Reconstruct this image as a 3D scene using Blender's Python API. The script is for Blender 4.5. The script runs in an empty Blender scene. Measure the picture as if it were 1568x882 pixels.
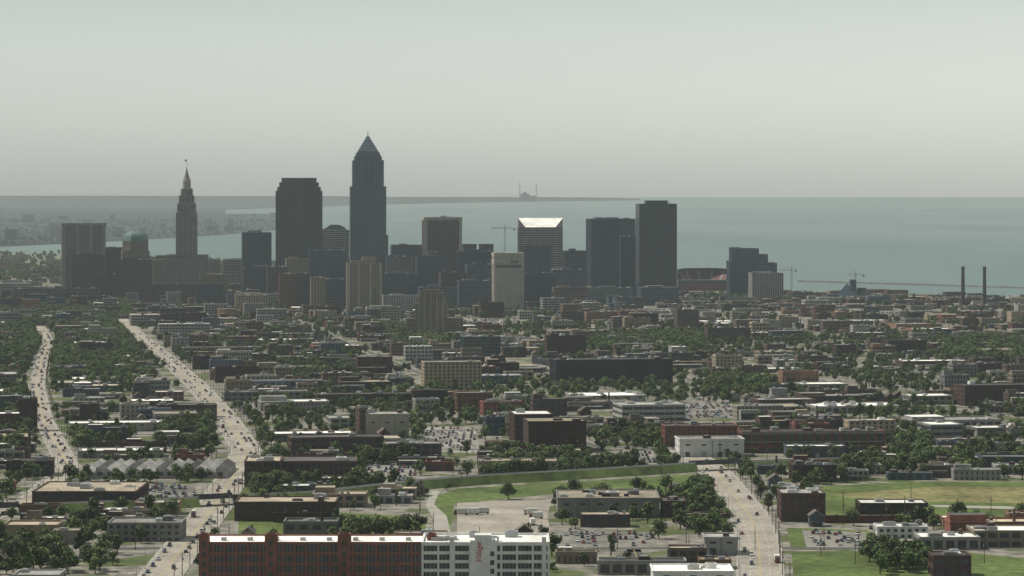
import bpy, math, random
import numpy as np
from mathutils import Vector, Matrix
from mathutils import noise as mn
R=random.Random(11)
F=4585.; H=174.; HV=302.
TH=math.radians(9.7)
sc=bpy.context.scene
COL=sc.collection
def gp(u,v,z=0.):
    D=F*(H-z)/(v-HV); return ((u-784)*D/F,D)
def zt(v,D): return H-(v-HV)*D/F
def X(u,D): return (u-784)*D/F
# ---------------------------------------------------------------- materials
def M(name,col,rough=.85,var=.22,scale=.12,spec=.3,objrand=0.,metal=0.,fine=.12):
    m=bpy.data.materials.new(name); m.use_nodes=True
    nt=m.node_tree; N=nt.nodes; L=nt.links
    b=N['Principled BSDF']; b.inputs['Roughness'].default_value=rough
    b.inputs['Specular IOR Level'].default_value=spec; b.inputs['Metallic'].default_value=metal
    tc=N.new('ShaderNodeTexCoord')
    n=N.new('ShaderNodeTexNoise'); n.inputs['Scale'].default_value=scale; n.inputs['Detail'].default_value=4
    L.new(tc.outputs['Object'],n.inputs['Vector'])
    mr=N.new('ShaderNodeMapRange'); mr.inputs[1].default_value=.3; mr.inputs[2].default_value=.7
    mr.inputs[3].default_value=1-var; mr.inputs[4].default_value=1+var
    L.new(n.outputs['Fac'],mr.inputs[0])
    n2=N.new('ShaderNodeTexNoise'); n2.inputs['Scale'].default_value=scale*9; n2.inputs['Detail'].default_value=2
    L.new(tc.outputs['Object'],n2.inputs['Vector'])
    mr2=N.new('ShaderNodeMapRange'); mr2.inputs[1].default_value=.3; mr2.inputs[2].default_value=.7
    mr2.inputs[3].default_value=1-fine; mr2.inputs[4].default_value=1+fine
    L.new(n2.outputs['Fac'],mr2.inputs[0])
    mu=N.new('ShaderNodeMath'); mu.operation='MULTIPLY'; L.new(mr.outputs[0],mu.inputs[0]); L.new(mr2.outputs[0],mu.inputs[1])
    last=mu.outputs[0]
    if objrand>0:
        oi=N.new('ShaderNodeObjectInfo')
        mr3=N.new('ShaderNodeMapRange'); mr3.inputs[3].default_value=1-objrand; mr3.inputs[4].default_value=1+objrand
        L.new(oi.outputs['Random'],mr3.inputs[0])
        mu2=N.new('ShaderNodeMath'); mu2.operation='MULTIPLY'; L.new(last,mu2.inputs[0]); L.new(mr3.outputs[0],mu2.inputs[1]); last=mu2.outputs[0]
    vm=N.new('ShaderNodeVectorMath'); vm.operation='SCALE'; vm.inputs[0].default_value=col[:3]
    L.new(last,vm.inputs['Scale']); L.new(vm.outputs[0],b.inputs['Base Color'])
    return m
m_glass=M('window_glass',(.03,.037,.045),.18,.5,.35,.5,fine=.3)
m_glassb=M('blue_glass',(.022,.042,.066),.2,.3,.1,.5)
m_black=M('black_glass',(.010,.015,.024),.25,.3,.1,.4)
m_brickd=M('dark_brick',(.072,.044,.037),.9,.25,.2,.2,.4)
m_brickr=M('red_brick',(.155,.064,.048),.9,.25,.2,.2,.35)
m_bricko=M('orange_brick',(.19,.115,.078),.9,.25,.2,.2,.35)
m_brickt=M('tan_brick',(.25,.205,.15),.9,.2,.2,.2,.3)
m_lime=M('limestone',(.28,.26,.22),.9,.18,.08,.2,.2)
m_conc=M('concrete_wall',(.25,.247,.235),.9,.2,.1,.2,.35)
m_white=M('white_painted_wall',(.60,.60,.58),.7,.15,.15,.3,.15)
m_slate=M('slate_cladding',(.068,.086,.108),.7,.2,.1,.3,.3)
m_darkst=M('dark_granite',(.052,.054,.062),.6,.2,.05,.3)
m_keyst=M('grey_granite',(.08,.10,.125),.5,.15,.04,.4)
m_brown=M('brown_stone',(.11,.083,.070),.8,.2,.1,.3,.35)
m_rw=M('white_membrane_roof',(.72,.71,.66),.8,.25,.06,.2,.25,fine=.18)
m_rg=M('grey_gravel_roof',(.24,.235,.22),.95,.35,.08,.1,.45,fine=.2)
m_rt=M('tar_roof',(.072,.07,.068),.95,.4,.08,.1,.45,fine=.2)
m_rtan=M('tan_roof',(.34,.295,.225),.95,.3,.08,.1,.35,fine=.2)
m_shing=M('shingle_roof',(.10,.088,.08),.95,.25,.4,.1,.5)
m_copper=M('verdigris_copper',(.08,.145,.13),.7,.2,.1,.3)
m_steel=M('galvanised_steel',(.32,.33,.34),.5,.15,.5,.4,.1,.4)
m_asph=M('asphalt',(.085,.083,.08),.95,.3,.03,.15,0,0,.2)
m_road=M('concrete_pavement',(.29,.265,.225),.95,.25,.03,.15,0,0,.18)
m_side=M('sidewalk_concrete',(.30,.285,.25),.95,.15,.05,.15)
m_paint=M('road_paint',(.7,.7,.65),.7,.1,.5)
m_yel=M('yellow_paint',(.5,.36,.10),.7,.1,.5)
m_grass=M('grass',(.085,.115,.036),.95,.4,.02,.1,0,0,.35)
m_dryg=M('dry_grass',(.165,.155,.07),.95,.35,.02,.1,0,0,.35)
m_ball=M('ballast',(.13,.115,.10),.95,.25,.2,.1)
m_lot=M('parking_lot_asphalt',(.20,.19,.17),.95,.3,.03,.1,.3,fine=.2)
m_bark=M('bark',(.09,.065,.045),.95,.2,2.,.1)
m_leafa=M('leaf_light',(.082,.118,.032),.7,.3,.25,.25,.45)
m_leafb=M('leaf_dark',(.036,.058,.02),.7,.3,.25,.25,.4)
m_rubber=M('tyre_rubber',(.02,.02,.02),.9,.1,1)
m_redp=M('red_paint',(.40,.05,.04),.6,.1,1)
m_seat=M('red_seats',(.12,.045,.045),.8,.3,.05)
m_teal=M('teal_glass',(.07,.12,.12),.3,.2,.1,.5)
m_stack=M('smokestack_brick',(.035,.03,.032),.9,.2,.1)
m_fabric=M('pale_fabric_roof',(.40,.41,.39),.7,.1,.05)
m_farcoast=M('far_coast',(.018,.03,.030),.95,.35,.0008,.1)
# ---------------------------------------------------------------- mesh builder
class MB:
    def __init__(s): s.v=[];s.f=[];s.m=[];s.mats=[]
    def mi(s,mat):
        if mat not in s.mats: s.mats.append(mat)
        return s.mats.index(mat)
    def face(s,pts,mat):
        n=len(s.v); s.v.extend(pts); s.f.append(tuple(range(n,n+len(pts)))); s.m.append(s.mi(mat))
    def box(s,x0,x1,y0,y1,z0,z1,mat,top=None):
        n=len(s.v)
        s.v.extend([(x0,y0,z0),(x1,y0,z0),(x1,y1,z0),(x0,y1,z0),(x0,y0,z1),(x1,y0,z1),(x1,y1,z1),(x0,y1,z1)])
        a=s.mi(mat); t=s.mi(top) if top else a
        s.f.extend([(n,n+1,n+5,n+4),(n+1,n+2,n+6,n+5),(n+2,n+3,n+7,n+6),(n+3,n,n+4,n+7),(n+4,n+5,n+6,n+7),(n+3,n+2,n+1,n)])
        s.m.extend([a,a,a,a,t,a])
    def obox(s,p,d,nn,a0,a1,o0,o1,z0,z1,mat):
        def P(a,o,z): return (p[0]+d[0]*a+nn[0]*o,p[1]+d[1]*a+nn[1]*o,z)
        n=len(s.v)
        s.v.extend([P(a0,o1,z0),P(a1,o1,z0),P(a1,o0,z0),P(a0,o0,z0),P(a0,o1,z1),P(a1,o1,z1),P(a1,o0,z1),P(a0,o0,z1)])
        a=s.mi(mat)
        s.f.extend([(n,n+1,n+5,n+4),(n+1,n+2,n+6,n+5),(n+3,n,n+4,n+7),(n+4,n+5,n+6,n+7),(n+3,n+2,n+1,n)])
        s.m.extend([a]*5)
    def prism(s,pts,z0,z1,mat,top=None,pts1=None):
        pts1=pts1 or pts; n=len(pts); b=len(s.v)
        s.v.extend([(p[0],p[1],z0) for p in pts]); s.v.extend([(p[0],p[1],z1) for p in pts1])
        a=s.mi(mat)
        for i in range(n):
            j=(i+1)%n; s.f.append((b+i,b+j,b+n+j,b+n+i)); s.m.append(a)
        s.f.append(tuple(range(b+n,b+2*n))); s.m.append(s.mi(top) if top else a)
    def cyl(s,cx,cy,r0,r1,z0,z1,mat,n=12,top=None):
        p=[(cx+r0*math.cos(2*math.pi*i/n),cy+r0*math.sin(2*math.pi*i/n)) for i in range(n)]
        q=[(cx+r1*math.cos(2*math.pi*i/n),cy+r1*math.sin(2*math.pi*i/n)) for i in range(n)]
        s.prism(p,z0,z1,mat,top,q)
    def beam(s,a,b,w,mat):
        a=np.array(a,float); b=np.array(b,float); d=b-a; L=np.linalg.norm(d); d/=L
        up=np.array([0,0,1.]) if abs(d[2])<.9 else np.array([1.,0,0])
        x=np.cross(d,up); x/=np.linalg.norm(x); y=np.cross(x,d)
        w=w/2; n=len(s.v)
        for e in (a,b):
            for sx,sy in((-1,-1),(1,-1),(1,1),(-1,1)): s.v.append(tuple(e+x*w*sx+y*w*sy))
        m=s.mi(mat)
        for i in range(4):
            j=(i+1)%4; s.f.append((n+i,n+j,n+4+j,n+4+i)); s.m.append(m)
        s.f.append((n+3,n+2,n+1,n)); s.f.append((n+4,n+5,n+6,n+7)); s.m+= [m,m]
    def mesh(s,name):
        me=bpy.data.meshes.new(name); me.from_pydata(s.v,[],s.f)
        for m in s.mats: me.materials.append(m)
        me.polygons.foreach_set('material_index',s.m); me.update(); return me
    def obj(s,name,loc=(0,0,0),rz=0.,coll=None):
        o=bpy.data.objects.new(name,s.mesh(name)); o.location=loc; o.rotation_euler=(0,0,rz)
        (coll or COL).objects.link(o); return o
def facade(mb,p0,p1,z0,z1,cs,fh,pf,sf,wall,dep=.35):
    dx,dy=p1[0]-p0[0],p1[1]-p0[1]; L=math.hypot(dx,dy); d=(dx/L,dy/L); n=(d[1],-d[0])
    nx=max(1,round(L/cs)); nz=max(1,round((z1-z0)/fh)); ph=L/nx; hh=(z1-z0)/nz
    if pf>0:
        w=pf*ph/2
        for i in range(nx+1):
            a0=max(i*ph-w,-(dep-.02)); a1=min(i*ph+w,L+dep-.02)
            mb.obox(p0,d,n,a0,a1,-.05,dep,z0,z1-.03,wall)
    if sf>0:
        for j in range(nz+1):
            c=z0+j*hh; h=sf*hh/2
            mb.obox(p0,d,n,-(dep-.1),L+dep-.1,-.05,dep-.08,max(z0,c-h),min(z1-.01,c+h),wall)
def parapet(mb,x0,x1,y0,y1,z,h,dep,wall):
    o=dep+.07; t=.35
    mb.box(x0-o,x1+o,y0-o,y0+t,z-.4,z+h,wall)
    mb.box(x0-o,x1+o,y1-t,y1+o,z-.4,z+h+.003,wall)
    mb.box(x0-o+.002,x0+t,y0+t,y1-t,z-.4,z+h-.003,wall)
    mb.box(x1-t,x1+o-.002,y0+t,y1-t,z-.4,z+h-.003,wall)
def tbox(mb,x0,x1,y0,y1,z0,z1,wall,glass,roof,cs=4,fh=3.8,pf=.4,sf=.4,par=.8,dep=.35,sides='flr'):
    mb.box(x0,x1,y0,y1,z0,z1,glass,roof)
    if glass is not wall:
        if 'f' in sides: facade(mb,(x0,y0),(x1,y0),z0,z1,cs,fh,pf,sf,wall,dep)
        if 'r' in sides: facade(mb,(x1,y0),(x1,y1),z0,z1,cs,fh,pf,sf,wall,dep)
        if 'b' in sides: facade(mb,(x1,y1),(x0,y1),z0,z1,cs,fh,pf,sf,wall,dep)
        if 'l' in sides: facade(mb,(x0,y1),(x0,y0),z0,z1,cs,fh,pf,sf,wall,dep)
    if par>0: parapet(mb,x0,x1,y0,y1,z1,par,dep,wall)
def rooftop(mb,x0,x1,y0,y1,z,rr,big=1.):
    w,d=x1-x0,y1-y0
    for _ in range(int(rr.uniform(1,3+w*d/240))):
        a=rr.uniform(.7,2.4)*big; b=rr.uniform(.7,2.4)*big; h=rr.uniform(.7,1.9)*big
        cx=rr.uniform(x0+a+1,x1-a-1) if w>2*a+3 else (x0+x1)/2; cy=rr.uniform(y0+b+1,y1-b-1) if d>2*b+3 else (y0+y1)/2
        mt=rr.choice([m_steel,m_steel,m_rg,m_white,m_brickd])
        mb.box(cx-a,cx+a,cy-b,cy+b,z-.05,z+h,mt)
        mb.box(cx-a*.6,cx+a*.6,cy-b*.6,cy+b*.6,z+h,z+h+.3,m_steel)
# ---------------------------------------------------------------- occupancy
CS=4.; GX0,GY0=-1500.,1200.; GW,GH=750,1300
occ=np.zeros((GW,GH),dtype=np.uint8)
def mark(cx,cy,w,d,th,val=1,pad=1.):
    w+=2*pad; d+=2*pad; c,s=math.cos(th),math.sin(th)
    for a in np.arange(-w/2,w/2+.1,2.5):
        for b in np.arange(-d/2,d/2+.1,2.5):
            i=int((cx+a*c-b*s-GX0)/CS); j=int((cy+a*s+b*c-GY0)/CS)
            if 0<=i<GW and 0<=j<GH: occ[i,j]=max(occ[i,j],val)
def free(cx,cy,w,d,th,lim=0):
    c,s=math.cos(th),math.sin(th)
    na=max(2,int(w/3.5)+1); nb=max(2,int(d/3.5)+1)
    for a in np.linspace(-w/2,w/2,na):
        for b in np.linspace(-d/2,d/2,nb):
            i=int((cx+a*c-b*s-GX0)/CS); j=int((cy+a*s+b*c-GY0)/CS)
            if not(0<=i<GW and 0<=j<GH) or occ[i,j]>lim: return False
    return True
def inpoly(x,y,P):
    r=False; n=len(P); j=n-1
    for i in range(n):
        if (P[i][1]>y)!=(P[j][1]>y) and x<(P[j][0]-P[i][0])*(y-P[i][1])/(P[j][1]-P[i][1])+P[i][0]: r=not r
        j=i
    return r
def markpoly(P,val):
    xs=[p[0] for p in P]; ys=[p[1] for p in P]
    for i in range(max(0,int((min(xs)-GX0)/CS)),min(GW,int((max(xs)-GX0)/CS)+1)):
        for j in range(max(0,int((min(ys)-GY0)/CS)),min(GH,int((max(ys)-GY0)/CS)+1)):
            if inpoly(GX0+(i+.5)*CS,GY0+(j+.5)*CS,P): occ[i,j]=max(occ[i,j],val)
# ---------------------------------------------------------------- ground & water
SH=[(-1500,386),(-300,387),(0,388.5),(90,389),(160,392),(230,394),(300,398),(370,403),(480,404),(600,404),(700,408),(800,415),(900,424),(975,430),(1037,434),(1120,440),(1200,446),(1275,449),(1340,452),(1440,455),(1568,457),(1800,462)]
SHU=[a for a,b in SH]; SHD=[F*H/(b-HV) for a,b in SH]
def shoreD(x,y):
    return float(np.interp(784+x*F/y,SHU,SHD))
def ground_mat():
    m=bpy.data.materials.new('city_ground'); m.use_nodes=True; nt=m.node_tree; N=nt.nodes; L=nt.links
    b=N['Principled BSDF']; b.inputs['Roughness'].default_value=.95; b.inputs['Specular IOR Level'].default_value=.1
    tc=N.new('ShaderNodeTexCoord')
    def nz(s,d=5):
        n=N.new('ShaderNodeTexNoise'); n.inputs['Scale'].default_value=s; n.inputs['Detail'].default_value=d; L.new(tc.outputs['Object'],n.inputs['Vector']); return n.outputs['Fac']
    def ramp(f,a,b_):
        r=N.new('ShaderNodeMapRange'); r.inputs[1].default_value=a; r.inputs[2].default_value=b_; L.new(f,r.inputs[0]); return r.outputs[0]
    def mix(f,c1,c2):
        x=N.new('ShaderNodeMix'); x.data_type='RGBA'; L.new(f,x.inputs[0])
        for i,c in((6,c1),(7,c2)):
            if isinstance(c,tuple): x.inputs[i].default_value=c
            else: L.new(c,x.inputs[i])
        return x.outputs[2]
    g=mix(ramp(nz(.05),.35,.65),(.06,.082,.028,1),(.105,.12,.05,1))
    d=mix(ramp(nz(.12),.35,.65),(.11,.105,.095,1),(.28,.26,.22,1))
    c=mix(ramp(nz(.022,6),.43,.50),g,d)
    L.new(c,b.inputs['Base Color']); return m
mb=MB(); gm=ground_mat()
P=[gp(u,v) for u,v in SH]
P=[(-60000,P[0][1])]+P+[(3500,4500),(12000,3900),(60000,3000),(60000,-4000),(-60000,-4000)]
mb.face([(x,y,0) for x,y in P][::-1],gm)
for i in range(len(P)-4):
    a,b=P[i],P[i+1]; mb.face([(a[0],a[1],0),(b[0],b[1],0),(b[0],b[1]+3,-4),(a[0],a[1]+3,-4)],m_conc)
mb.obj('ground')
# far shore
mb=MB()
A=[(-1500,380),(-300,379),(0,377),(90,373),(225,366),(340,359),(425,352),(425,327.5),(345,327),(345,321),(430,318.5),(495,316.5),(600,313),(700,310.6),(800,309),(975,306.8),(985,304.5),(-1500,304.5)]
PA=[gp(u,v) for u,v in A]
mb.face([(x,y,0) for x,y in PA],m_farcoast)
mb.obj('far_shore_land')
mb=MB(); rr=random.Random(3)
pts=[]
for u in range(-700,985,6):
    v=float(np.interp(u,[-700,345,495,600,700,800,975],[312,312,312,312,310.2,308.6,306.9])); D=F*H/(v-HV)
    top=float(np.interp(u,[-700,0,500,600,900,985],[299.2,299.6,300.2,301.2,302.2,304.6]))+rr.uniform(-.35,.35)
    pts.append((X(u,D),D,zt(top,D)))
for i in range(len(pts)-1):
    a,b=pts[i],pts[i+1]
    mb.face([(a[0],a[1],0),(b[0],b[1],0),(b[0]*1.03,b[1]*1.03,b[2]),(a[0]*1.03,a[1]*1.03,a[2])],m_farcoast)
    mb.face([(a[0]*1.03,a[1]*1.03,a[2]),(b[0]*1.03,b[1]*1.03,b[2]),(b[0]*1.3,b[1]*1.3,0),(a[0]*1.3,a[1]*1.3,0)],m_farcoast)
mb.obj('distant_hills')
D=F*H/(308.6-HV)*1.01; k=D/F; mb=MB()
for u,vt_,w in((796,279,1.3),(821,281,1.3)):
    mb.cyl(X(u,D),0,w*k*.6,w*k*.4,0,zt(vt_,D),m_stack,10)
mb.box(X(797,D),X(811,D),-2*k,2*k,0,zt(296.5,D),m_stack); mb.box(X(801,D),X(806,D),-3*k,3*k,0,zt(293.5,D),m_stack)
mb.box(X(811,D),X(820,D),-2*k,2*k,0,zt(299.5,D),m_stack)
mb.obj('distant_power_station',(0,D,0))
# lake
m=bpy.data.materials.new('lake_water'); m.use_nodes=True; nt=m.node_tree; N=nt.nodes; L=nt.links
b=N['Principled BSDF']; b.inputs['Roughness'].default_value=.45; b.inputs['IOR'].default_value=1.33
tc=N.new('ShaderNodeTexCoord'); mp=N.new('ShaderNodeMapping'); mp.inputs['Scale'].default_value=(.0006,.00016,1)
L.new(tc.outputs['Object'],mp.inputs['Vector'])
n=N.new('ShaderNodeTexNoise'); n.inputs['Scale'].default_value=1; n.inputs['Detail'].default_value=6; L.new(mp.outputs[0],n.inputs['Vector'])
x=N.new('ShaderNodeMix'); x.data_type='RGBA'; x.inputs[6].default_value=(.064,.115,.115,1); x.inputs[7].default_value=(.12,.175,.160,1)
r=N.new('ShaderNodeMapRange'); r.inputs[1].default_value=.35; r.inputs[2].default_value=.65; L.new(n.outputs['Fac'],r.inputs[0]); L.new(r.outputs[0],x.inputs[0])
L.new(x.outputs[2],b.inputs['Base Color'])
n3=N.new('ShaderNodeTexNoise'); n3.inputs['Scale'].default_value=.03; n3.inputs['Detail'].default_value=4; L.new(tc.outputs['Object'],n3.inputs['Vector'])
bu=N.new('ShaderNodeBump'); bu.inputs['Strength'].default_value=.25; bu.inputs['Distance'].default_value=3.; L.new(n3.outputs['Fac'],bu.inputs['Height']); L.new(bu.outputs[0],b.inputs['Normal'])
mb=MB(); S=3e6; mb.face([(-S,-5000,-2),(S,-5000,-2),(S,S,-2),(-S,S,-2)],m); mb.obj('lake')
m_rock=M('breakwater_rock',(.11,.11,.105),.9,.3,.3,.2)
mb=MB(); a=gp(1222,430); c=gp(1700,444); nn=40
for i in range(nn):
    p=[a[k]+(c[k]-a[k])*i/nn for k in(0,1)]; q=[a[k]+(c[k]-a[k])*(i+1)/nn for k in(0,1)]
    h=.6+rr.uniform(0,1.)
    mb.face([(p[0],p[1]-4,-2.5),(q[0],q[1]-4,-2.5),(q[0],q[1]-1,h),(p[0],p[1]-1,h)],m_rock)
    mb.face([(p[0],p[1]-1,h),(q[0],q[1]-1,h),(q[0],q[1]+4,-2.5),(p[0],p[1]+4,-2.5)],m_rock)
mb.obj('breakwater')
# ---------------------------------------------------------------- roads
d_=(-math.sin(TH),math.cos(TH)); e_=(math.cos(TH),math.sin(TH))
def gw(t,s): return (e_[0]*t+d_[0]*s,2070+e_[1]*t+d_[1]*s)
def ginv(x,y):
    y-=2070; return (x*e_[0]+y*e_[1], x*d_[0]+y*d_[1])
roads=[]
def resample(P,st):
    out=[]
    for i in range(len(P)-1):
        a,b=P[i],P[i+1]; L=math.hypot(b[0]-a[0],b[1]-a[1]); n=max(1,int(L/st))
        for j in range(n): out.append((a[0]+(b[0]-a[0])*j/n,a[1]+(b[1]-a[1])*j/n))
    out.append(P[-1]); return out
CROSS=170.
def road(name,P,w,z,mat,kerb=True,lanes=True,dbl=True,st=8.,kw=2.2,gap=4):
    Q=resample(P,st); mb=MB(); n=len(Q); nr=[]
    for i in range(n):
        a=Q[max(0,i-1)]; b=Q[min(n-1,i+1)]; dx,dy=b[0]-a[0],b[1]-a[1]; l=math.hypot(dx,dy); nr.append((dy/l,-dx/l))
    def strip(i,o0,o1,z0,z1,mt):
        a,b=Q[i],Q[i+1]; na,nb=nr[i],nr[i+1]
        q=[(a[0]+na[0]*o0,a[1]+na[1]*o0),(a[0]+na[0]*o1,a[1]+na[1]*o1),(b[0]+nb[0]*o1,b[1]+nb[1]*o1),(b[0]+nb[0]*o0,b[1]+nb[1]*o0)]
        if z1>z0: mb.prism(q,z0,z1,mt)
        else: mb.face([(p[0],p[1],z0) for p in q],mt)
    for i in range(n-1):
        strip(i,-w/2,w/2,z,z,mat)
        mid=((Q[i][0]+Q[i+1][0])/2,(Q[i][1]+Q[i+1][1])/2)
        mark(mid[0],mid[1],w+gap,st+1,math.atan2(nr[i][1],nr[i][0]),3,0)
        if lanes:
            if dbl:
                strip(i,-.2,-.06,z+.02,z+.02,m_yel); strip(i,.06,.2,z+.02,z+.02,m_yel)
            if w>13 and i%2==0:
                strip(i,-w/4-.07,-w/4+.07,z+.02,z+.02,m_paint); strip(i,w/4-.07,w/4+.07,z+.02,z+.02,m_paint)
        if kerb:
            t,s=ginv(*mid)
            if mid[1]>2060 and min(s%CROSS,CROSS-s%CROSS)<9: continue
            strip(i,w/2,w/2+kw,0,z+.13,m_side); strip(i,-w/2-kw,-w/2,0,z+.13,m_side)
    mb.obj(name); roads.append((Q,w,z))
RA=[(-158,1200),(-162,1400),(-167,1669),(-175,1900),(-182,2056),(-226,2360),(-292,2770),(-380,3270),(-476,3799),(-560,4280)]
RB=[(-330,1300),(-290,1560),(-276,1700),(-286,1932),(-370,2360),(-440,2770),(-500,3180),(-553,3577),(-640,4050)]
RC=[(112,1200),(114,1375),(124,1500),(130,1635),(129,1877),(118,2075)]
road('avenue',RA,17,.10,m_road); road('avenue',RB,11,.10,m_road); road('avenue',RC,18,.10,m_road)
TL=[60,180,300,420,540,660,780,900,1020,1140,1260]
for t in TL: road('street',[gw(t,10),gw(t,2650)],7,.06,m_asph,True,False,False,20.,kw=1.2,gap=1)
for j in range(16):
    s=j*CROSS; road('cross_street',[gw(-620,s),gw(1450,s)],8,.04,m_asph,False,False,False,30.,gap=1)
road('cross_street',[(-650,1484),(-330,1484),(600,1484)],9,.05,m_asph,False,False,False,20.)
road('street',[(60,1484),(62,1240)],7,.03,m_asph,False)
# railway embankment
RW=[gp(u,v) for u,v in((-260,800),(0,788),(150,782),(300,775),(360,772),(480,766),(560,757),(640,748),(740,740),(900,731),(1060,721),(1230,715),(1420,708),(1700,700))]
Q=resample(RW,10); mb=MB(); mbb=MB()
def nearroad(p):
    return any(min(math.hypot(p[0]-q[0],p[1]-q[1]) for q in r[0])<r[1]/2+7 for r in roads[:3])
nr=[]
for i in range(len(Q)):
    a=Q[max(0,i-1)]; b=Q[min(len(Q)-1,i+1)]; dx,dy=b[0]-a[0],b[1]-a[1]; l=math.hypot(dx,dy); nr.append((dy/l,-dx/l))
zt_=5.2
for i in range(len(Q)-1):
    a,b=Q[i],Q[i+1]; na,nb=nr[i],nr[i+1]
    def pt(e,o,z): 
        q,n_=(a,na) if e==0 else (b,nb); return (q[0]+n_[0]*o,q[1]+n_[1]*o,z)
    mid=((a[0]+b[0])/2,(a[1]+b[1])/2); mark(mid[0],mid[1],11,20,math.atan2(b[1]-a[1],b[0]-a[0]),3,0)
    if nearroad(mid):
        for o in(-4.6,4.3): mbb.prism([pt(0,o,0)[:2],pt(0,o+.3,0)[:2],pt(1,o+.3,0)[:2],pt(1,o,0)[:2]][::-1],zt_-1.2,zt_+.9,m_darkst)
        mbb.prism([pt(0,-4.3,0)[:2],pt(0,4.3,0)[:2],pt(1,4.3,0)[:2],pt(1,-4.3,0)[:2]],zt_-.7,zt_-.1,m_ball)
    else:
        mb.face([pt(0,9,0),pt(1,9,0),pt(1,4,zt_-.2),pt(0,4,zt_-.2)],m_grass)
        mb.face([pt(1,-9,0),pt(0,-9,0),pt(0,-4,zt_-.2),pt(1,-4,zt_-.2)],m_grass)
        mb.face([pt(0,4,zt_-.2),pt(1,4,zt_-.2),pt(1,-4,zt_-.2),pt(0,-4,zt_-.2)],m_ball)
        if i+1<len(Q)-1 and nearroad(((Q[i+1][0]+Q[i+2][0])/2,(Q[i+1][1]+Q[i+2][1])/2)):
            mb.face([pt(1,9,0),pt(1,4,zt_-.2),pt(1,-4,zt_-.2),pt(1,-9,0)],m_conc)
        if i>0 and nearroad(((Q[i-1][0]+a[0])/2,(Q[i-1][1]+a[1])/2)):
            mb.face([pt(0,9,0),pt(0,4,zt_-.2),pt(0,-4,zt_-.2),pt(0,-9,0)],m_conc)
    for o in(-2.6,-1.1,1.1,2.6):
        mb.prism([pt(0,o-.08,0)[:2],pt(0,o+.08,0)[:2],pt(1,o+.08,0)[:2],pt(1,o-.08,0)[:2]],zt_-.15,zt_+.1,m_steel)
    if i%4==0:
        for o in(-4.2,4.2): p=pt(0,o,zt_-.2); mb.beam(p,(p[0],p[1],zt_+7.5),.25,m_darkst)
        p=pt(0,-4.2,zt_+7.2); q=pt(0,4.2,zt_+7.2); mb.beam(p,q,.22,m_darkst)
mb.obj('railway_embankment'); mbb.obj('railway_bridge')
# patches
def patch(name,uv,mat,z,val):
    P=[gp(u,v) for u,v in uv]; mb=MB(); mb.face([(x,y,z) for x,y in P],mat); mb.obj(name); markpoly(P,val); return P
patch('lawn',[(365,819),(652,814),(652,792),(530,785),(365,798)],m_grass,.02,1)
patch('lawn',[(690,815),(695,772),(850,756),(1070,752),(1060,726),(850,740),(700,748),(668,760),(662,800)],m_grass,.02,1)
patch('lawn',[(1262,795),(1568,797),(1700,790),(1700,738),(1400,737),(1255,745)],m_grass,.02,1)
patch('dry_lawn',[(1420,768),(1568,771),(1700,770),(1700,748),(1440,745),(1270,757),(1300,762)],m_dryg,.028,1)
patch('lawn',[(1212,842),(1330,842),(1330,812),(1205,808)],m_grass,.021,1)
patch('lawn',[(1215,884),(1600,884),(1600,858),(1480,846),(1212,845)],m_grass,.022,1)
patch('dirt_path',[(1420,773),(1568,776),(1700,776),(1700,780),(1568,780),(1420,776)],m_side,.03,1)
patch('dirt_path',[(662,815),(690,815),(684,790),(664,772),(674,752),(660,752),(652,775),(664,795)],m_side,.035,2)
patch('parking_lot',[(700,822),(845,822),(838,790),(845,765),(700,770)],m_road,.03,2)
LOTS=[patch('parking_lot',uv,m_lot,.03,2) for uv in (
 [(640,690),(735,694),(728,655),(650,653)],[(1235,838),(1330,838),(1325,815),(1228,812)],[(850,845),(1010,845),(1000,815),(850,812)],
 [(560,745),(640,745),(640,715),(560,712)],[(1030,640),(1130,640),(1120,618),(1030,618)],
 [(700,500),(800,500),(790,488),(700,488)],[(180,772),(300,768),(300,745),(240,742)],[(900,720),(1010,715),(1000,690),(905,695)],
 [(1150,500),(1290,500),(1280,490),(1150,490)],[(1330,486),(1440,486),(1440,478),(1330,478)],[(1000,482),(1100,482),(1100,474),(1000,474)])]
# ---------------------------------------------------------------- building helpers
def place(u0,u1,D,depth,th):
    b=((u0+u1)/2-784)/F; sp=depth*math.sin(th+b)*F/D
    if sp>0: uL,uR=u0+sp,u1
    else: uL,uR=u0,u1+sp
    w=max(4,(uR-uL)*D/F/math.cos(th))
    px=X(uL,D); cx=px+w/2*math.cos(th); cy=D+w/2*math.sin(th)
    return cx,cy,w
def mk(cx,cy,w,depth,th,val=3):
    mark(cx-depth/2*math.sin(th),cy+depth/2*math.cos(th),w,depth,th,val,1.5)
STY={'office':(4,3.9,.25,.45),'glass':(3,3.8,.1,.12),'brick':(3.6,3.7,.5,.45),'vert':(3.2,4,.5,.12),'horiz':(8,3.8,.06,.5),'fac':(6,4.6,.28,.4),'apt':(4,3,.5,.4),'blank':(14,8,.9,.85)}
def build(name,u0,u1,vt,D,depth,wall,roof,sty='office',glass=None,th=TH,roofu=True,par=.8,top=None,seed=1,sides='flr'):
    cx,cy,w=place(u0,u1,D,depth,th); z=zt(vt,D); mb=MB(); g=glass or m_glass
    cs,fh,pf,sf=STY[sty]
    tbox(mb,-w/2,w/2,0,depth,-.5,z-par,wall,g,roof,cs,fh,pf,sf,par,sides=sides)
    rr=random.Random(seed+int(u0*7+vt))
    if roofu: rooftop(mb,-w/2,w/2,0,depth,z-par,rr,1.4)
    if top:
        for (a,b,h) in top:
            mb.box(-w/2+a*w,-w/2+b*w,depth*.3,depth*.75,z-par-.1,z+h,wall,roof)
    mk(cx,cy,w,depth,th); return mb.obj(name,(cx,cy,0),th),w,z
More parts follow.
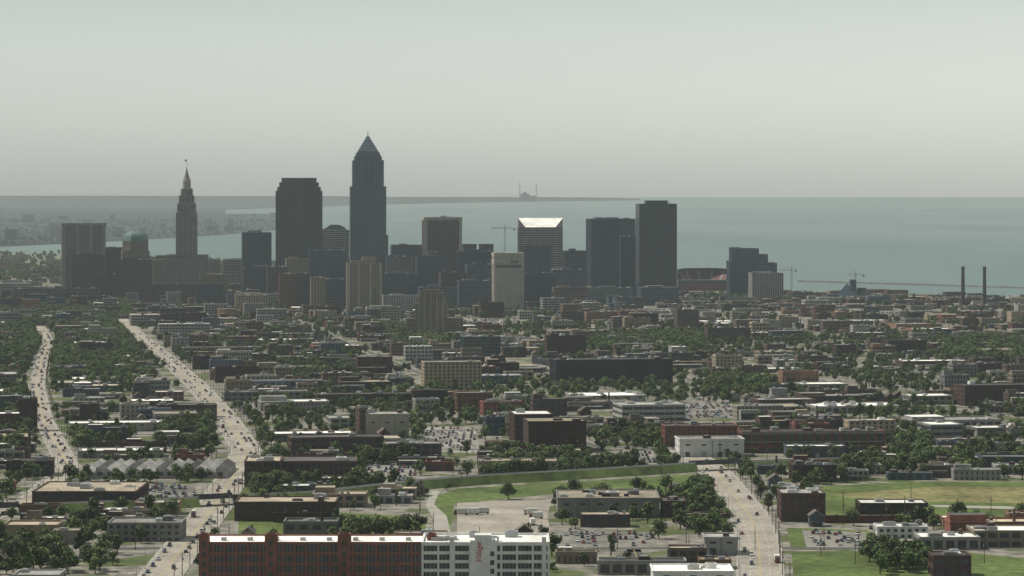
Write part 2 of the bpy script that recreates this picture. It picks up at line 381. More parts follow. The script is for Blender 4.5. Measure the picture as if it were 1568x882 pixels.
# ---- skyline landmarks
o,w,z=build('courthouse_tower',94,160,342,5250,35,m_conc,m_rg,'vert',par=2,roofu=False)
mb=MB()
for a in(-.5,-.18,.12,.42): mb.box(a*w,a*w+.08*w,-1.2,.0,0,z,m_conc)
mb.box(-w/2-1.5,w/2+1.5,-1.5,36,z-4,z+.6,m_conc,m_rg)
p=mb.obj('stone_piers'); p.parent=o
D=5000;k=D/F
cx,cy,w=place(186,228,D,40,TH); mb=MB(); zz=zt(385,D)
tbox(mb,-w/2,w/2,0,w,-.5,zz,m_brickt,m_glass,m_rg,4,3.8,.45,.4)
c=(0,w/2)
def octo(r): return [(c[0]+r*math.cos(math.pi/8+i*math.pi/4),c[1]+r*math.sin(math.pi/8+i*math.pi/4)) for i in range(8)]
r0=w*.5; mb.prism(octo(r0),zz,zt(370,D),m_glass)
O=octo(r0)
for i in range(8): facade(mb,O[i],O[(i+1)%8],zz,zt(370,D),4,3.8,.4,.4,m_brickt)
prev=r0*1.04; pz=zt(370,D)
for f,v in((.98,365),(.88,360.5),(.70,357),(.45,354.5),(.12,353.5)):
    mb.prism(octo(prev),pz,zt(v,D),m_copper,None,octo(r0*f)); prev=r0*f; pz=zt(v,D)
mb.obj('domed_office_tower',(cx,cy,0),TH); mk(cx,cy,w,w,TH)
D=5100;k=D/F; cxu=284; mb=MB()
def tier(mb,wpx,v0,v1,wall,glass,sty='brick',yc=0,dr=1.,roof=m_rg,par=.8,zz0=None):
    w=wpx*k; cs,fh,pf,sf=STY[sty]; z0=zz0 if zz0 is not None else zt(v0,D)
    tbox(mb,-w/2,w/2,yc-w*dr/2,yc+w*dr/2,z0,zt(v1,D),wall,glass,roof,cs,fh,pf,sf,par,sides='flrb')
tier(mb,100,0,398,m_lime,m_glass,'brick',10,.45,zz0=-.5)
tier(mb,64,398,391,m_lime,m_glass,'brick',5,.5)
tier(mb,31,391,326,m_lime,m_glass,'vert')
tier(mb,27,326,312,m_lime,m_glass,'vert'); tier(mb,22,312,300,m_lime,m_glass,'vert'); 
for sx in(-1,1):
    for sy in(-1,1):
        mb.cyl(sx*12.5*k,sy*12.5*k,1.6*k,.2*k,zt(326,D),zt(316,D),m_lime,8); mb.cyl(sx*9.8*k,sy*9.8*k,1.3*k,.2*k,zt(312,D),zt(304,D),m_lime,8)
mb.cyl(0,0,8.2*k,7.8*k,zt(300,D),zt(290,D),m_glass,16)
for i in range(16):
    a=i*math.pi/8; mb.cyl(8.6*k*math.cos(a),8.6*k*math.sin(a),.8*k,.8*k,zt(300,D),zt(290,D),m_lime,6)
mb.cyl(0,0,9.2*k,9.2*k,zt(290,D),zt(288.6,D),m_lime,16)
mb.cyl(0,0,6.6*k,6*k,zt(288.6,D),zt(278,D),m_lime,14); mb.cyl(0,0,6.8*k,3.2*k,zt(278,D),zt(268,D),m_lime,12); mb.cyl(0,0,3.0*k,.5*k,zt(268,D),zt(257,D),m_lime,10)
mb.cyl(0,0,.35*k,.25*k,zt(257,D),zt(243,D),m_steel,6)
mb.face([(0,0,zt(244,D)),(-3*k,0,zt(244.5,D)),(-3*k,0,zt(247,D)),(0,0,zt(246.5,D))],m_redp)
mb.obj('spired_stone_tower',(X(cxu,D),D+20,0),TH*.3); mark(X(cxu,D),D+20,100,60,TH,3)
D=5050;k=D/F; mb=MB()
tier(mb,71,0,293,m_darkst,m_glass,'vert',0,.75,m_darkst,zz0=-.5); tier(mb,66,293,287,m_darkst,m_glass,'vert',0,.75,m_darkst); tier(mb,60,287,280,m_darkst,m_glass,'vert',0,.75,m_darkst); tier(mb,53,280,273,m_darkst,m_glass,'vert',0,.75,m_darkst)
zf=-71*k*.75/2
for a in(-34,-25,-9,7,23,32): mb.box(a*k,(a+2)*k,zf-1.2,zf,0,zt(296,D),m_darkst)
for v in(283,300): mb.box(-20*k,20*k,zf-.9,zf,zt(v+1.5,D),zt(v,D),m_glassb)
mb.box(-3*k,3*k,zf-.7,zf,zt(420,D),zt(300,D),m_glass)
mb.obj('stepped_granite_skyscraper',(X(456,D),D+30,0),TH*.4); mark(X(456,D),D+30,80,60,TH,3)
D=5000;k=D/F; mb=MB()
tier(mb,54,0,286,m_keyst,m_glassb,'vert',0,.9,m_keyst,zz0=-.5); tier(mb,47,286,247,m_keyst,m_glassb,'vert',0,.9,m_keyst,par=1.5); tier(mb,41,247,240,m_keyst,m_glassb,'vert',0,.9,m_keyst,par=1)
W0=41*k/2
zf=-47*k*.9/2
for a in(-23.5,-12,9,20.5): mb.box(a*k,(a+3)*k,zf-1,zf+1,zt(286,D),zt(245,D),m_keyst)
def sq(w): return [(-w,-w*.9),(w,-w*.9),(w,w*.9),(-w,w*.9)]
mb.prism(sq(W0*.95),zt(240,D),zt(232,D),m_keyst,None,sq(W0*.78))
m_crown=M('crown_metal',(.20,.24,.28),.4,.1,.2,.5,0,.5)
mb.prism(sq(W0*.78),zt(232,D),zt(207,D),m_crown,None,sq(W0*.05))
for i in range(6):
    f=i/6; ww=W0*(.78-.73*f)+.25; zz=zt(232-25*f,D); mb.prism(sq(ww),zz,zz+.8,m_keyst)
for s in(-1,1):
    for t in(-1,1): mb.cyl(s*W0*.85,t*W0*.75,2.2*k,.2,zt(240,D),zt(233,D),m_keyst,4)
mb.cyl(0,0,.7*k,.1*k,zt(209,D),zt(196,D),m_steel,6)
mb.obj('pyramid_topped_skyscraper',(X(562,D),D+28,0),TH*.5); mark(X(562,D),D+28,70,60,TH,3)
BB=[
('office_tower',370,415,356,5100,35,m_slate,m_rg,'vert',m_glassb),
('office_tower',471,534,352,5300,35,m_conc,m_rg,'horiz',m_glass),
('federal_office_tower',646,707,333,5350,40,m_brown,m_rg,'vert',m_glass),
('glass_office_tower',897,973,335,5200,55,m_slate,m_rg,'glass',m_glassb),
('glass_office_tower',948,973,362,5080,20,m_slate,m_rg,'glass',m_glassb),
('black_glass_tower',973,1037,312,4950,35,m_black,m_rt,'glass',m_black),
('glass_office_tower',797,844,376,4800,35,m_slate,m_rt,'glass',m_glassb),
('concrete_office_tower',753,802,388,4620,30,m_lime,m_rg,'vert',m_conc),
('tan_apartment_tower',530,584,403,4560,26,m_brickt,m_rg,'brick',m_glass),
('office_building',110,160,389,5150,30,m_brown,m_rt,'office',m_glass),
('office_building',158,187,379,5300,30,m_slate,m_rt,'office',m_glass),
('office_building',138,183,420,4950,30,m_slate,m_rt,'office',m_glass),
('office_building',176,232,398,4900,30,m_brown,m_rt,'brick',m_glass),
('office_building',340,372,398,5300,30,m_lime,m_rg,'office',m_glass),
('office_building',306,347,421,4900,30,m_brickt,m_rg,'brick',m_glass),
('office_building',372,424,410,5000,30,m_slate,m_rg,'office',m_glass),
('office_building',408,440,409,4850,30,m_brown,m_rt,'brick',m_glass),
('office_building',437,474,396,5000,30,m_brickt,m_rt,'brick',m_glass),
('glass_office_building',472,530,384,4900,35,m_slate,m_rt,'glass',m_glassb),
('brick_office_building',427,452,420,4620,24,m_brickr,m_rt,'brick',m_glass),
('office_building',452,476,419,4640,24,m_slate,m_rg,'brick',m_glass),
('office_building',475,498,425,4560,22,m_brickt,m_rg,'apt',m_glass),
('office_building',494,532,428,4700,26,m_slate,m_rt,'office',m_glass),
('office_building',558,594,360,5250,30,m_slate,m_rt,'vert',m_glassb),
('office_building',598,646,375,5300,30,m_slate,m_rt,'office',m_glassb),
('colonnaded_office_building',590,633,393,4950,30,m_slate,m_rt,'vert',m_conc),
('office_building',583,640,419,4700,30,m_slate,m_rt,'glass',m_glassb),
('office_building',636,686,392,5050,30,m_slate,m_rt,'office',m_glassb),
('office_building',655,672,386,5150,20,m_slate,m_rt,'office',m_glassb),
('office_building',672,714,417,4750,30,m_brown,m_rt,'brick',m_glass),
('office_building',712,755,405,4850,30,m_slate,m_rt,'office',m_glassb),
('office_building',700,756,385,5100,30,m_slate,m_rt,'glass',m_glassb),
('office_building',862,898,384,5050,30,m_slate,m_rt,'glass',m_glassb),
('office_building',843,896,413,4760,28,m_slate,m_rt,'office',m_glassb),
('office_building',800,850,418,4680,20,m_slate,m_rt,'glass',m_glassb),
('office_building',1146,1200,418,5000,30,m_conc,m_rg,'vert',m_glass),
('office_building',975,1040,440,4800,40,m_slate,m_rg,'horiz',m_glassb),
('office_building',895,970,441,4900,30,m_teal,m_rg,'glass',m_teal),
('apartment_tower',220,300,436,4850,22,m_brown,m_rt,'apt',m_glass),
('office_building',300,340,436,4700,22,m_slate,m_rt,'office',m_glass),
('office_building',235,268,394,5350,22,m_brown,m_rt,'office',m_glass),
('office_building',360,410,452,4400,22,m_brickt,m_rg,'brick',m_glass),
('office_building',585,640,452,4450,22,m_conc,m_rg,'brick',m_glass),
('office_building',560,612,470,4150,22,m_lime,m_rg,'office',m_glass),
('office_building',640,700,440,4600,26,m_slate,m_rt,'office',m_glass),
('office_building',700,752,430,4650,26,m_slate,m_rt,'office',m_glassb),
('office_building',845,900,440,4600,26,m_brown,m_rt,'office',m_glass),
]
for i,(n_,u0,u1,vt,D,dp,wa,ro,st,gl) in enumerate(BB):
    o,w,z=build(n_,u0,u1,vt,D,dp,wa,ro,st,gl,th=TH*.8,seed=i,top=[(R.uniform(.1,.3),R.uniform(.5,.8),R.uniform(1,3.5))] if i not in (2,5,7) else None)
    k=D/F
    if n_=='federal_office_tower':
        q=MB()
        for a in(-.5,.42): q.box(a*w,(a+.08)*w,-1.5,0,0,z,m_lime)
        q.box(-w/2-1,w/2+1,-1.6,dp+1,z-5,z+.5,m_lime,m_rg); q.beam((4,10,z),(4,10,z+11),.5,m_steel); q.box(-4,8,8,16,z,z+3,m_conc); q=q.obj('stone_frame'); q.parent=o
    if n_=='concrete_office_tower':
        q=MB(); q.box(-w/2-.6,w/2+.6,-.8,dp+.5,z-16,z-10,m_lime); q.box(-w/2-.8,w/2+.8,-1,dp+.6,z-4,z+1,m_lime,m_rg)
        q.box(-w/2-.3,w/2+.3,-.6,dp,z-22,z-18,m_darkst); q.box(w*.05,w*.3,-1.1,-.8,z-15,z-11.5,m_darkst)
        q.box(-w/2-.6,-w/2+3,-.9,2,0,z,m_lime);q.box(w/2-3,w/2+.6,-.9,2,0,z,m_lime); q=q.obj('crown_band'); q.parent=o
    if n_=='black_glass_tower':
        q=MB(); q.box(-w*.3,w*.28,8,26,z-.5,z+5.5,m_black,m_rt); q.beam((-w*.1,12,z),(-w*.1,12,z+8),.6,m_steel); q=q.obj('penthouse'); q.parent=o
    if n_=='tan_apartment_tower':
        q=MB(); q.box(-3,w*.35,5,16,z-.5,z+9,m_brickt,m_rg)
        for a in(-.5,-.2,.13,.43): q.box(a*w,(a+.07)*w,-1,0,0,z+.5,m_lime)
        q=q.obj('stone_bays'); q.parent=o
    if n_=='office_building' and u0==558:
        q=MB(); q.prism([(-w/2,0),(w/2,0),(w/2,dp),(-w/2,dp)],z,zt(347,D),m_fabric,None,[(-w*.12,dp*.4),(w*.12,dp*.4),(w*.12,dp*.6),(-w*.12,dp*.6)]); q=q.obj('hipped_roof'); q.parent=o
    if n_=='office_tower' and u0==471:
        q=MB()
        q.prism([(-8*k,10),(28*k,10),(28*k,25),(-8*k,25)],z-1,z+5,m_slate,m_rt,[(-2*k,10),(24*k,10),(24*k,25),(-2*k,25)])
        q.prism([(-2*k,10),(24*k,10),(24*k,25),(-2*k,25)],z+5,z+9,m_slate,m_rt,[(4*k,10),(16*k,10),(16*k,25),(4*k,25)]); q=q.obj('vaulted_roof'); q.parent=o
D=5000;k=D/F; mb=MB(); W=68*k; dp=40; zb=zt(348,D); zh=zt(334,D); cut=11*k
mb.box(-W/2,W/2,0,dp,-.5,zb,m_glass)
for a,b_ in(((-W/2,0),(W/2,0)),((W/2,0),(W/2,dp)),((-W/2,dp),(-W/2,0))): facade(mb,a,b_,0,zb,12,3.9,.03,.42,m_conc)
for s in(-1,1):
    x0=s*W/2
    mb.face([(x0,-.3,zb),(s*(W/2-cut),-.3,zb),(x0,-.3,zh)] ,m_conc); mb.face([(x0,-.3,zb),(x0,-.3,zh),(x0,dp,zh),(x0,dp,zb)],m_conc)
    mb.face([(s*(W/2-cut),-.3,zb),(x0,-.3,zh),(x0,dp,zh)],m_rw)
mb.face([(-W/2+cut,-.3,zb+.05),(W/2-cut,-.3,zb+.05),(W/2,dp,zh),(-W/2,dp,zh)],m_rw); mb.face([(-W/2,dp,zb),(W/2,dp,zb),(W/2,dp,zh),(-W/2,dp,zh)],m_conc)
mb.obj('striped_tower_with_sloped_roof',(X(827.5,D),D,0),TH*.15); mark(X(827,D),D+20,W,dp,0,3)
D=5150;k=D/F; mb=MB()
for a,b_,v in((1117,1121,400),(1121,1162,381),(1162,1176,390),(1176,1190,403)):
    tbox(mb,(a-1150)*k,(b_-1150)*k,0,35+.1*(a%7),-.5,zt(v,D),m_slate,m_glassb,m_rg,4,3.8,.08,.3)
mb.box((1118-1150)*k,(1135-1150)*k,5,20,zt(381,D)-1,zt(380,D)+1.5,m_slate)
mb.obj('stepped_glass_office_building',(X(1150,D),D,0),TH*.5); mark(X(1150,D),D+20,80,40,0,3)
D=3720;k=D/F; mb=MB(); 
def dt(a,b_,y0,y1,v): tbox(mb,(a-660)*k,(b_-660)*k,y0,y1,-.5,zt(v,D),m_brickt,m_glass,m_rg,3.3,3.3,.5,.45)
dt(636,684,0,30,466); dt(639,681,1,28,456); dt(643,677,2,26,449); dt(648,672,3,24,445)
dt(624,645,6,36,489); dt(678,708,8,40,488); 
for a in(640,649,658.5,668,677.5): mb.box((a-660)*k,(a+2.2-660)*k,-1,1.5,0,zt(449 if 645<a<675 else 458,D),m_lime)
mb.obj('art_deco_apartment_tower',(X(660,D),D,0),0); mark(X(664,D),D+18,75,45,0,3)
for u in(713,724,739,750):
    D=5250; mb=MB(); mb.cyl(0,0,6.5,6.5,-.5,zt(376,D),m_slate,16,m_rt); mb.cyl(0,0,7.2,7.2,zt(376,D),zt(373.5,D),m_darkst,16)
    for v in(380,384): mb.cyl(0,0,7,7,zt(v,D),zt(v-1,D),m_darkst,16)
    mb.obj('cylindrical_silo',(X(u,D),D,0))
def crane(u,v0,D,jl,jr,h_):
    mb=MB(); z=h_
    for a in(-1,1):
        for b_ in(-1,1): mb.beam((a,b_,0),(a,b_,z),.5,m_steel)
    n=int(z/4)
    for i in range(n):
        s=1 if i%2 else -1
        mb.beam((-s,-1,i*4),(s,-1,i*4+4),.25,m_steel); mb.beam((-1,-s,i*4),(-1,s,i*4+4),.25,m_steel)
    for b_ in(-.8,.8): mb.beam((jl,b_,z),(jr,b_,z),.5,m_steel)
    mb.beam((jl,0,z+1.8),(jr*.6,0,z+1.8),.4,m_steel)
    nn=int((jr-jl)/4)
    for i in range(nn): mb.beam((jl+i*4,0,z+(1.8 if i%2 else 0)),(jl+i*4+4,0,z+(0 if i%2 else 1.8)),.25,m_steel)
    mb.beam((0,0,z),(0,0,z+7),.9,m_steel); mb.beam((0,0,z+7),(jl*.7,0,z+1.8),.2,m_steel); mb.beam((0,0,z+7),(jr*.9,0,z),.2,m_steel)
    mb.box(jr-4,jr-1,-1.2,1.2,z-3,z,m_conc); mb.box(-1.6,1.6,-1.6,1.6,z-2.6,z-.2,m_white)
    mb.obj('construction_crane',(X(u,D),D,0))
crane(773,345,4950,-23,18,zt(350,4950)); crane(1212,408,5050,-22,10,zt(414,5050)); crane(1310,418,5100,-12,16,zt(421,5100))
# stadium
D=5600; mb=MB()
for i in range(23):
    a0=math.pi*i/23; a1=math.pi*(i+1)/23
    def sp(a,r): return (r*math.cos(a)*50,r*math.sin(a)*60+60)
    p,q=sp(a0,.6),sp(a1,.6); r1,s1=sp(a0,1),sp(a1,1)
    mb.face([(p[0],p[1],6),(q[0],q[1],6),(s1[0],s1[1],36),(r1[0],r1[1],36)],m_seat if i%4 else m_conc)
    mb.face([(r1[0],r1[1],0),(s1[0],s1[1],0),(s1[0],s1[1],39),(r1[0],r1[1],39)],m_slate)
    c1,c2=sp(a0,.8),sp(a1,.8); mb.face([(r1[0],r1[1],39),(s1[0],s1[1],39),(c2[0],c2[1],40.5),(c1[0],c1[1],40.5)],m_darkst)
mb.box(-50,50,30,48,-.5,20,m_slate,m_rg); mb.box(-44,44,26,30,-.5,12,m_seat,m_rg)
mb.obj('stadium',(X(1078,D),D-60,0))
D=5080; mb=MB()
mb.face([(-28,0,0),(24,0,0),(0,30,27)],m_glassb); mb.face([(-28,0,0),(0,30,27),(-10,45,0)],m_glassb); mb.face([(24,0,0),(20,45,0),(0,30,27)],m_glassb)
mb.box(4,14,16,30,0,34,m_slate,m_rg); mb.cyl(24,20,8,8,0,20,m_slate,16,m_rg); mb.box(-36,-20,6,24,0,9,m_slate)
for i in range(1,6):
    f=i/6; mb.beam((-28+28*f,30*f-.1,27*f),(24-24*f,30*f-.1,27*f),.5,m_steel)
mb.obj('glass_pyramid_museum',(X(1300,D),D,0)); mark(X(1300,D),D+20,70,40,0,3)
for u in(1474.5,1507.5):
    D=4700; mb=MB(); mb.cyl(0,0,3.2,2.5,-.5,zt(408,D),m_stack,16,m_rt); mb.cyl(0,0,2.9,2.9,zt(411,D),zt(409.5,D),m_darkst,16); mb.cyl(0,0,4.2,4.2,-.5,5,m_stack,16); mb.obj('smokestack',(X(u,D),D,0))
build('power_plant',1440,1530,468,4640,30,m_brickd,m_rg,'fac',th=TH)
# low vaulted arena
D=4980; mb=MB(); wv=112; dv=50; n=18
def arc(i): a=-1+2*i/n; return (a*wv/2, 12+8*(1-a*a)**1.0)
tbox(mb,-wv/2,wv/2,1,dv,-.5,12,m_conc,m_glass,m_rg,8,5,.2,.3,0)
for i in range(n):
    p,q=arc(i),arc(i+1)
    mb.face([(p[0],-2,p[1]),(q[0],-2,q[1]),(q[0],dv+2,q[1]),(p[0],dv+2,p[1])],m_rtan)
    mb.face([(p[0],-2,p[1]-2.2),(q[0],-2,q[1]-2.2),(q[0],-2,q[1]),(p[0],-2,p[1])],m_fabric)
    mb.face([(p[0],1.1,11.5),(q[0],1.1,11.5),(q[0],1.1,q[1]-.1),(p[0],1.1,p[1]-.1)],m_glass)
mb.obj('vaulted_arena',(X(88,D),D,0),0); mark(X(88,D),D+25,wv,dv,0,3)
mb=MB(); D=2960; n=24
P=[(21*math.cos(2*math.pi*i/n),36*math.sin(2*math.pi*i/n)) for i in range(n)]
mb.prism(P,-.5,4,m_glass); P2=[(a*1.06,b*1.06) for a,b in P]; mb.prism(P2,4,5,m_conc,m_rg); mb.prism([(a*.6,b*.6) for a,b in P],5,6.2,m_conc,m_rtan)
for i in range(n): mb.beam((P[i][0]*1.03,P[i][1]*1.03,0),(P[i][0]*1.03,P[i][1]*1.03,4),.5,m_conc)
mb.obj('oval_pavilion',(X(804,D),D+38,0)); mark(X(804,D),D+38,44,76,0,3)
build('ballpark_grandstand',-20,44,434,5000,40,m_conc,m_rg,'horiz')
build('brick_office_building',20,150,442,4850,25,m_brown,m_rt,'office')
# ---------------------------------------------------------------- foreground / midground specific buildings
NB=[
('brick_factory',50,230,752,780,58,m_brickd,m_rtan,'fac',0),
('low_brick_warehouse',360,520,768,798,30,m_brickd,m_rtan,'brick',0),
('grey_warehouse',165,285,800,829,24,m_conc,m_rg,'brick',0),
('metal_warehouse',850,1010,762,793,46,m_conc,m_rtan,'blank',0),
('brick_annex',1012,1050,767,792,22,m_brickd,m_rt,'brick',0),
('brick_warehouse',1190,1263,755,799,26,m_brickd,m_rg,'brick',0),
('brick_warehouse',1208,1280,712,738,30,m_brickd,m_rt,'brick',0),
('low_brick_building',1310,1420,770,788,22,m_brickd,m_rw,'fac',0),
('white_workshop',1338,1420,806,824,16,m_white,m_rw,'brick',0),
('white_workshop',1400,1500,822,842,22,m_conc,m_rw,'fac',0),
('warehouse',1480,1620,812,838,24,m_brickt,m_rw,'fac',0),
('brick_workshop',1422,1486,850,884,16,m_brickd,m_rt,'fac',0),
('garage_building',1075,1130,822,850,18,m_conc,m_rg,'blank',0),
('low_concrete_building',915,1050,858,880,12,m_conc,m_rt,'fac',0),
('white_roofed_warehouse',995,1123,874,902,26,m_white,m_rw,'blank',0),
('white_loft_building',553,626,634,672,26,m_lime,m_rg,'blank',TH),
('brick_school',587,676,679,706,22,m_brown,m_rg,'fac',0),
('brick_loft_building',800,898,645,693,36,m_brickd,m_rtan,'blank',TH*.6),
('brick_loft_building',780,846,634,680,36,m_brickd,m_rw,'brick',TH*.6),
('black_office_block',840,1032,551,590,35,m_black,m_rt,'glass',TH),
('tan_apartment_block',645,737,554,597,20,m_brickt,m_rg,'apt',TH),
('green_glass_office',705,766,515,546,25,m_teal,m_rg,'glass',TH),
('white_roofed_warehouse',865,990,606,618,45,m_conc,m_rw,'blank',TH),
('concrete_office',938,1050,620,646,35,m_conc,m_rg,'horiz',TH),
('white_warehouse',1033,1140,672,700,25,m_white,m_rg,'blank',TH*.4),
('brick_row_building',1128,1357,661,694,25,m_brickr,m_rt,'fac',TH*.4),
('brick_warehouse',1012,1130,652,684,24,m_brickr,m_rt,'brick',TH*.4),
('concrete_office',1405,1476,650,677,30,m_conc,m_rw,'horiz',TH),
('brick_hospital',1460,1600,590,622,30,m_brickd,m_rt,'brick',TH),
('brick_warehouse',375,432,706,746,38,m_brickd,m_rtan,'brick',TH*.3),
('brick_warehouse',432,546,706,738,36,m_brickd,m_rt,'brick',TH*.3),
('brick_warehouse',440,586,670,700,26,m_brickd,m_rt,'fac',TH),
('tall_brick_building',28,56,610,660,14,m_brickd,m_rt,'brick',TH),
('brick_hotel',834,897,514,550,14,m_brickd,m_rt,'brick',TH),
('tan_office_building',242,320,496,518,22,m_conc,m_rw,'office',TH),
('tan_hall',198,318,482,499,50,m_conc,m_rtan,'office',TH),
('brown_apartment_tower',1032,1070,474,507,20,m_brown,m_rt,'apt',TH),
('brick_apartment_block',1078,1150,502,524,20,m_brown,m_rt,'apt',TH),
('brick_office',1350,1420,521,546,24,m_brickd,m_rt,'brick',TH),
('white_warehouse',105,245,648,662,24,m_conc,m_rw,'blank',TH),
('brick_apartment_block',545,600,546,572,16,m_brickd,m_rw,'brick',TH),
('concrete_office',500,560,640,655,30,m_conc,m_rg,'fac',TH),
('brick_apartment_block',240,330,620,640,14,m_brickd,m_rg,'brick',TH),
('grey_workshop',20,100,880,900,20,m_conc,m_rg,'fac',0),
('brick_warehouse',545,560,625,672,24,m_brickd,m_rt,'brick',TH),
('brick_church_hall',735,800,615,636,18,m_brickr,m_rt,'brick',TH),
('low_shops',420,500,785,800,10,m_brickd,m_rg,'fac',0),
('warehouse',1215,1300,588,600,30,m_conc,m_rw,'fac',TH),
('warehouse',1380,1460,606,620,30,m_conc,m_rw,'fac',TH),
('warehouse',1230,1380,622,634,40,m_conc,m_rw,'fac',TH),
('warehouse',10,82,706,730,26,m_brickd,m_rt,'fac',TH*.5),
('brick_warehouse',480,640,604,622,26,m_brickd,m_rt,'fac',TH),
('white_warehouse',120,250,690,702,24,m_conc,m_rw,'blank',TH*.5),
('warehouse',340,470,600,614,24,m_conc,m_rg,'fac',TH),
('warehouse',1120,1230,565,576,30,m_conc,m_rw,'fac',TH),
('brick_warehouse',1150,1250,612,630,26,m_brickd,m_rg,'fac',TH),
('white_roofed_warehouse',110,240,580,588,34,m_conc,m_rw,'fac',TH),
('white_roofed_warehouse',1480,1568,655,668,24,m_conc,m_rw,'blank',TH),
]
for i,(n_,u0,u1,vt,vb,dp,wa,ro,st,th) in enumerate(NB):
    D=F*H/(vb-HV)
    o,w,z=build(n_,u0,u1,vt,D,dp,wa,ro,st,m_black if wa is m_black else (wa if (st=='blank') else m_glass),th=th,par=.6,seed=i+50)
    if st=='blank':
        q=MB(); n=max(2,int(w/9))
        for j in range(n):
            a=-w/2+(j+.5)*w/n; q.box(a-1.6,a+1.6,-.08,.03,0,3.4,m_steel if j%2 else m_glass)
            q.box(a-1.5,a+1.5,-.06,.03,max(4,z*.62),max(4.8,z*.62+1.1),m_glass)
            if j: q.box(a-w/n/2-.2,a-w/n/2+.2,-.25,.05,0,z-.8,wa)
        n=max(2,int(dp/9))
        for j in range(n):
            a=(j+.5)*dp/n; q.box(-w/2-.06,-w/2+.03,a-1.5,a+1.5,max(3,z*.5),max(4.3,z*.5+1.3),m_glass)
        q=q.obj('doors_and_windows'); q.parent=o
    if n_=='brick_row_building':
        q=MB(); n=int(w/6)
        q.box(-w/2-.5,w/2+.5,-.7,0.2,z-1.2,z-.6,m_lime); q.box(-w/2-.5,w/2+.5,-.7,0.2,z*.5,z*.5+.6,m_lime)
        for j in range(n):
            a=-w/2+(j+.5)*w/n; q.box(a-1.7,a+1.7,-.62,-.3,z*.5+1,z-2,m_glass); q.box(a-2.0,a+2.0,-.66,-.3,z-2,z-1.6,m_lime)
        q=q.obj('stone_courses'); q.parent=o
D=F*H/(733-HV); mb=MB(); w=(345-130)*D/F; hb=zt(722,D)-1
mb.box(0,w,0,70,-.5,hb,m_conc); n=14
for i in range(n):
    x0=i*w/n; x1=(i+1)*w/n
    mb.face([(x0,0,hb),(x0+.8,0,hb+3.2),(x1,0,hb)],m_conc); mb.face([(x0+.8,0,hb+3.2),(x0+.8,70,hb+3.2),(x1,70,hb),(x1,0,hb)][::-1],m_rt if i%3==1 else m_rg)
    mb.face([(x0,0,hb),(x0,70,hb),(x0+.8,70,hb+3.2),(x0+.8,0,hb+3.2)],m_glass)
    mb.box(x0+1.5,x1-1.5,-.1,0.03,2,4,m_glass)
mb.obj('sawtooth_roof_factory',(X(130,D),D,0)); mark(X(237,D),D+35,w,70,0,3)
# long red brick mill
D=1352; mb=MB(); x0,x1=X(308,D),X(648,D); z=zt(832,D); cx=(x0+x1)/2
tbox(mb,x0-cx,x1-cx,0,30,-.5,z,m_brickr,m_glass,m_rw,5.2,4.6,.22,.30,.7,.45)
n=round((x1-x0)/5.2)
for i in range(n):
    a=x0-cx+(i+.5)*(x1-x0)/n
    for dx in(-.9,.9): mb.box(a+dx-.06,a+dx+.06,-.12,.02,0,z-.5,m_steel)
for u,wp in((312,15),(415,19),(527,20),(661,14)):
    a=X(u,D)-cx; ww=wp*D/F/2
    mb.box(a-ww,a+ww,-1.0,6,-.5,z+3.4,m_brickr,m_rt); parapet(mb,a-ww+.4,a+ww-.4,-.6,5.6,z+3.4,.9,.2,m_brickr)
    for j in range(4): mb.box(a-.9,a+.9,-1.06,-.95,2.5+j*4.6,5+j*4.6,m_glass)
for i in range(9): a=x0-cx+8+i*12; mb.box(a,a+2.4,10,13,z-.05,z+1.4,m_steel)
mb.obj('red_brick_mill',(cx,D,0)); mark(cx,D+15,x1-x0,32,0,3)
# white concrete-frame factory
D=1338; mb=MB(); x0,x1=X(647,D),X(840,D); z=zt(833,D); cx=(x0+x1)/2
tbox(mb,x0-cx,x1-cx,0,36,-.5,z,m_white,m_glass,m_rw,7.5,3.9,.13,.36,.9,.5)
n=round((x1-x0)/7.5)
for i in range(n):
    a0=x0-cx+i*(x1-x0)/n
    for f in(.25,.5,.75): a=a0+f*(x1-x0)/n; mb.box(a-.07,a+.07,-.2,.02,0,z-.6,m_steel)
a0,a1=X(720,D)-cx,X(761,D)-cx
mb.box(a0,a1,-1.3,8,-.5,zt(827,D),m_white,m_rw); mb.box(a0+2,a1-2.5,-1.0,7,zt(827,D),zt(819,D),m_white,m_rw)
for j in range(4): mb.box(a1-3,a1-1.2,-1.36,-1.25,2+j*3.9,4.2+j*3.9,m_glass)
for u in(692,833): a=X(u,D)-cx; mb.box(a-1,a+1,-.9,1.5,0,z+3.2,m_white)
rooftop(mb,x0-cx,x1-cx,8,34,z,random.Random(5),1.5)
o=mb.obj('white_concrete_factory',(cx,D,0)); mark(cx,D+18,x1-x0,38,0,3)
tcu=bpy.data.curves.new('painted_sign','FONT'); tcu.body='Village'; tcu.size=3.6; tcu.extrude=.04; tcu.materials.append(m_redp); tcu.shear=.3
to=bpy.data.objects.new('painted_sign',tcu); COL.objects.link(to); to.parent=o; to.location=(a0+5.0,-1.4,zt(862,D)); 
to.rotation_euler=(Matrix.Rotation(-math.pi/2,3,'Y')@Matrix.Rotation(math.pi/2,3,'X')).to_euler()
mb=MB(); D=F*H/(801-HV); x0,x1=X(1264,D),X(1452,D)
mb.box(0,x1-x0,0,.6,0,4,m_brickr); mb.box(-.1,x1-x0+.1,-.1,.7,4,4.3,m_lime)
for i in range(12): a=i*(x1-x0)/11; mb.box(a-.4,a+.4,-.3,.9,0,4.7,m_brickr)
mb.obj('brick_boundary_wall',(x0,D,0)); mark((x0+x1)/2,D,x1-x0,2,0,3)
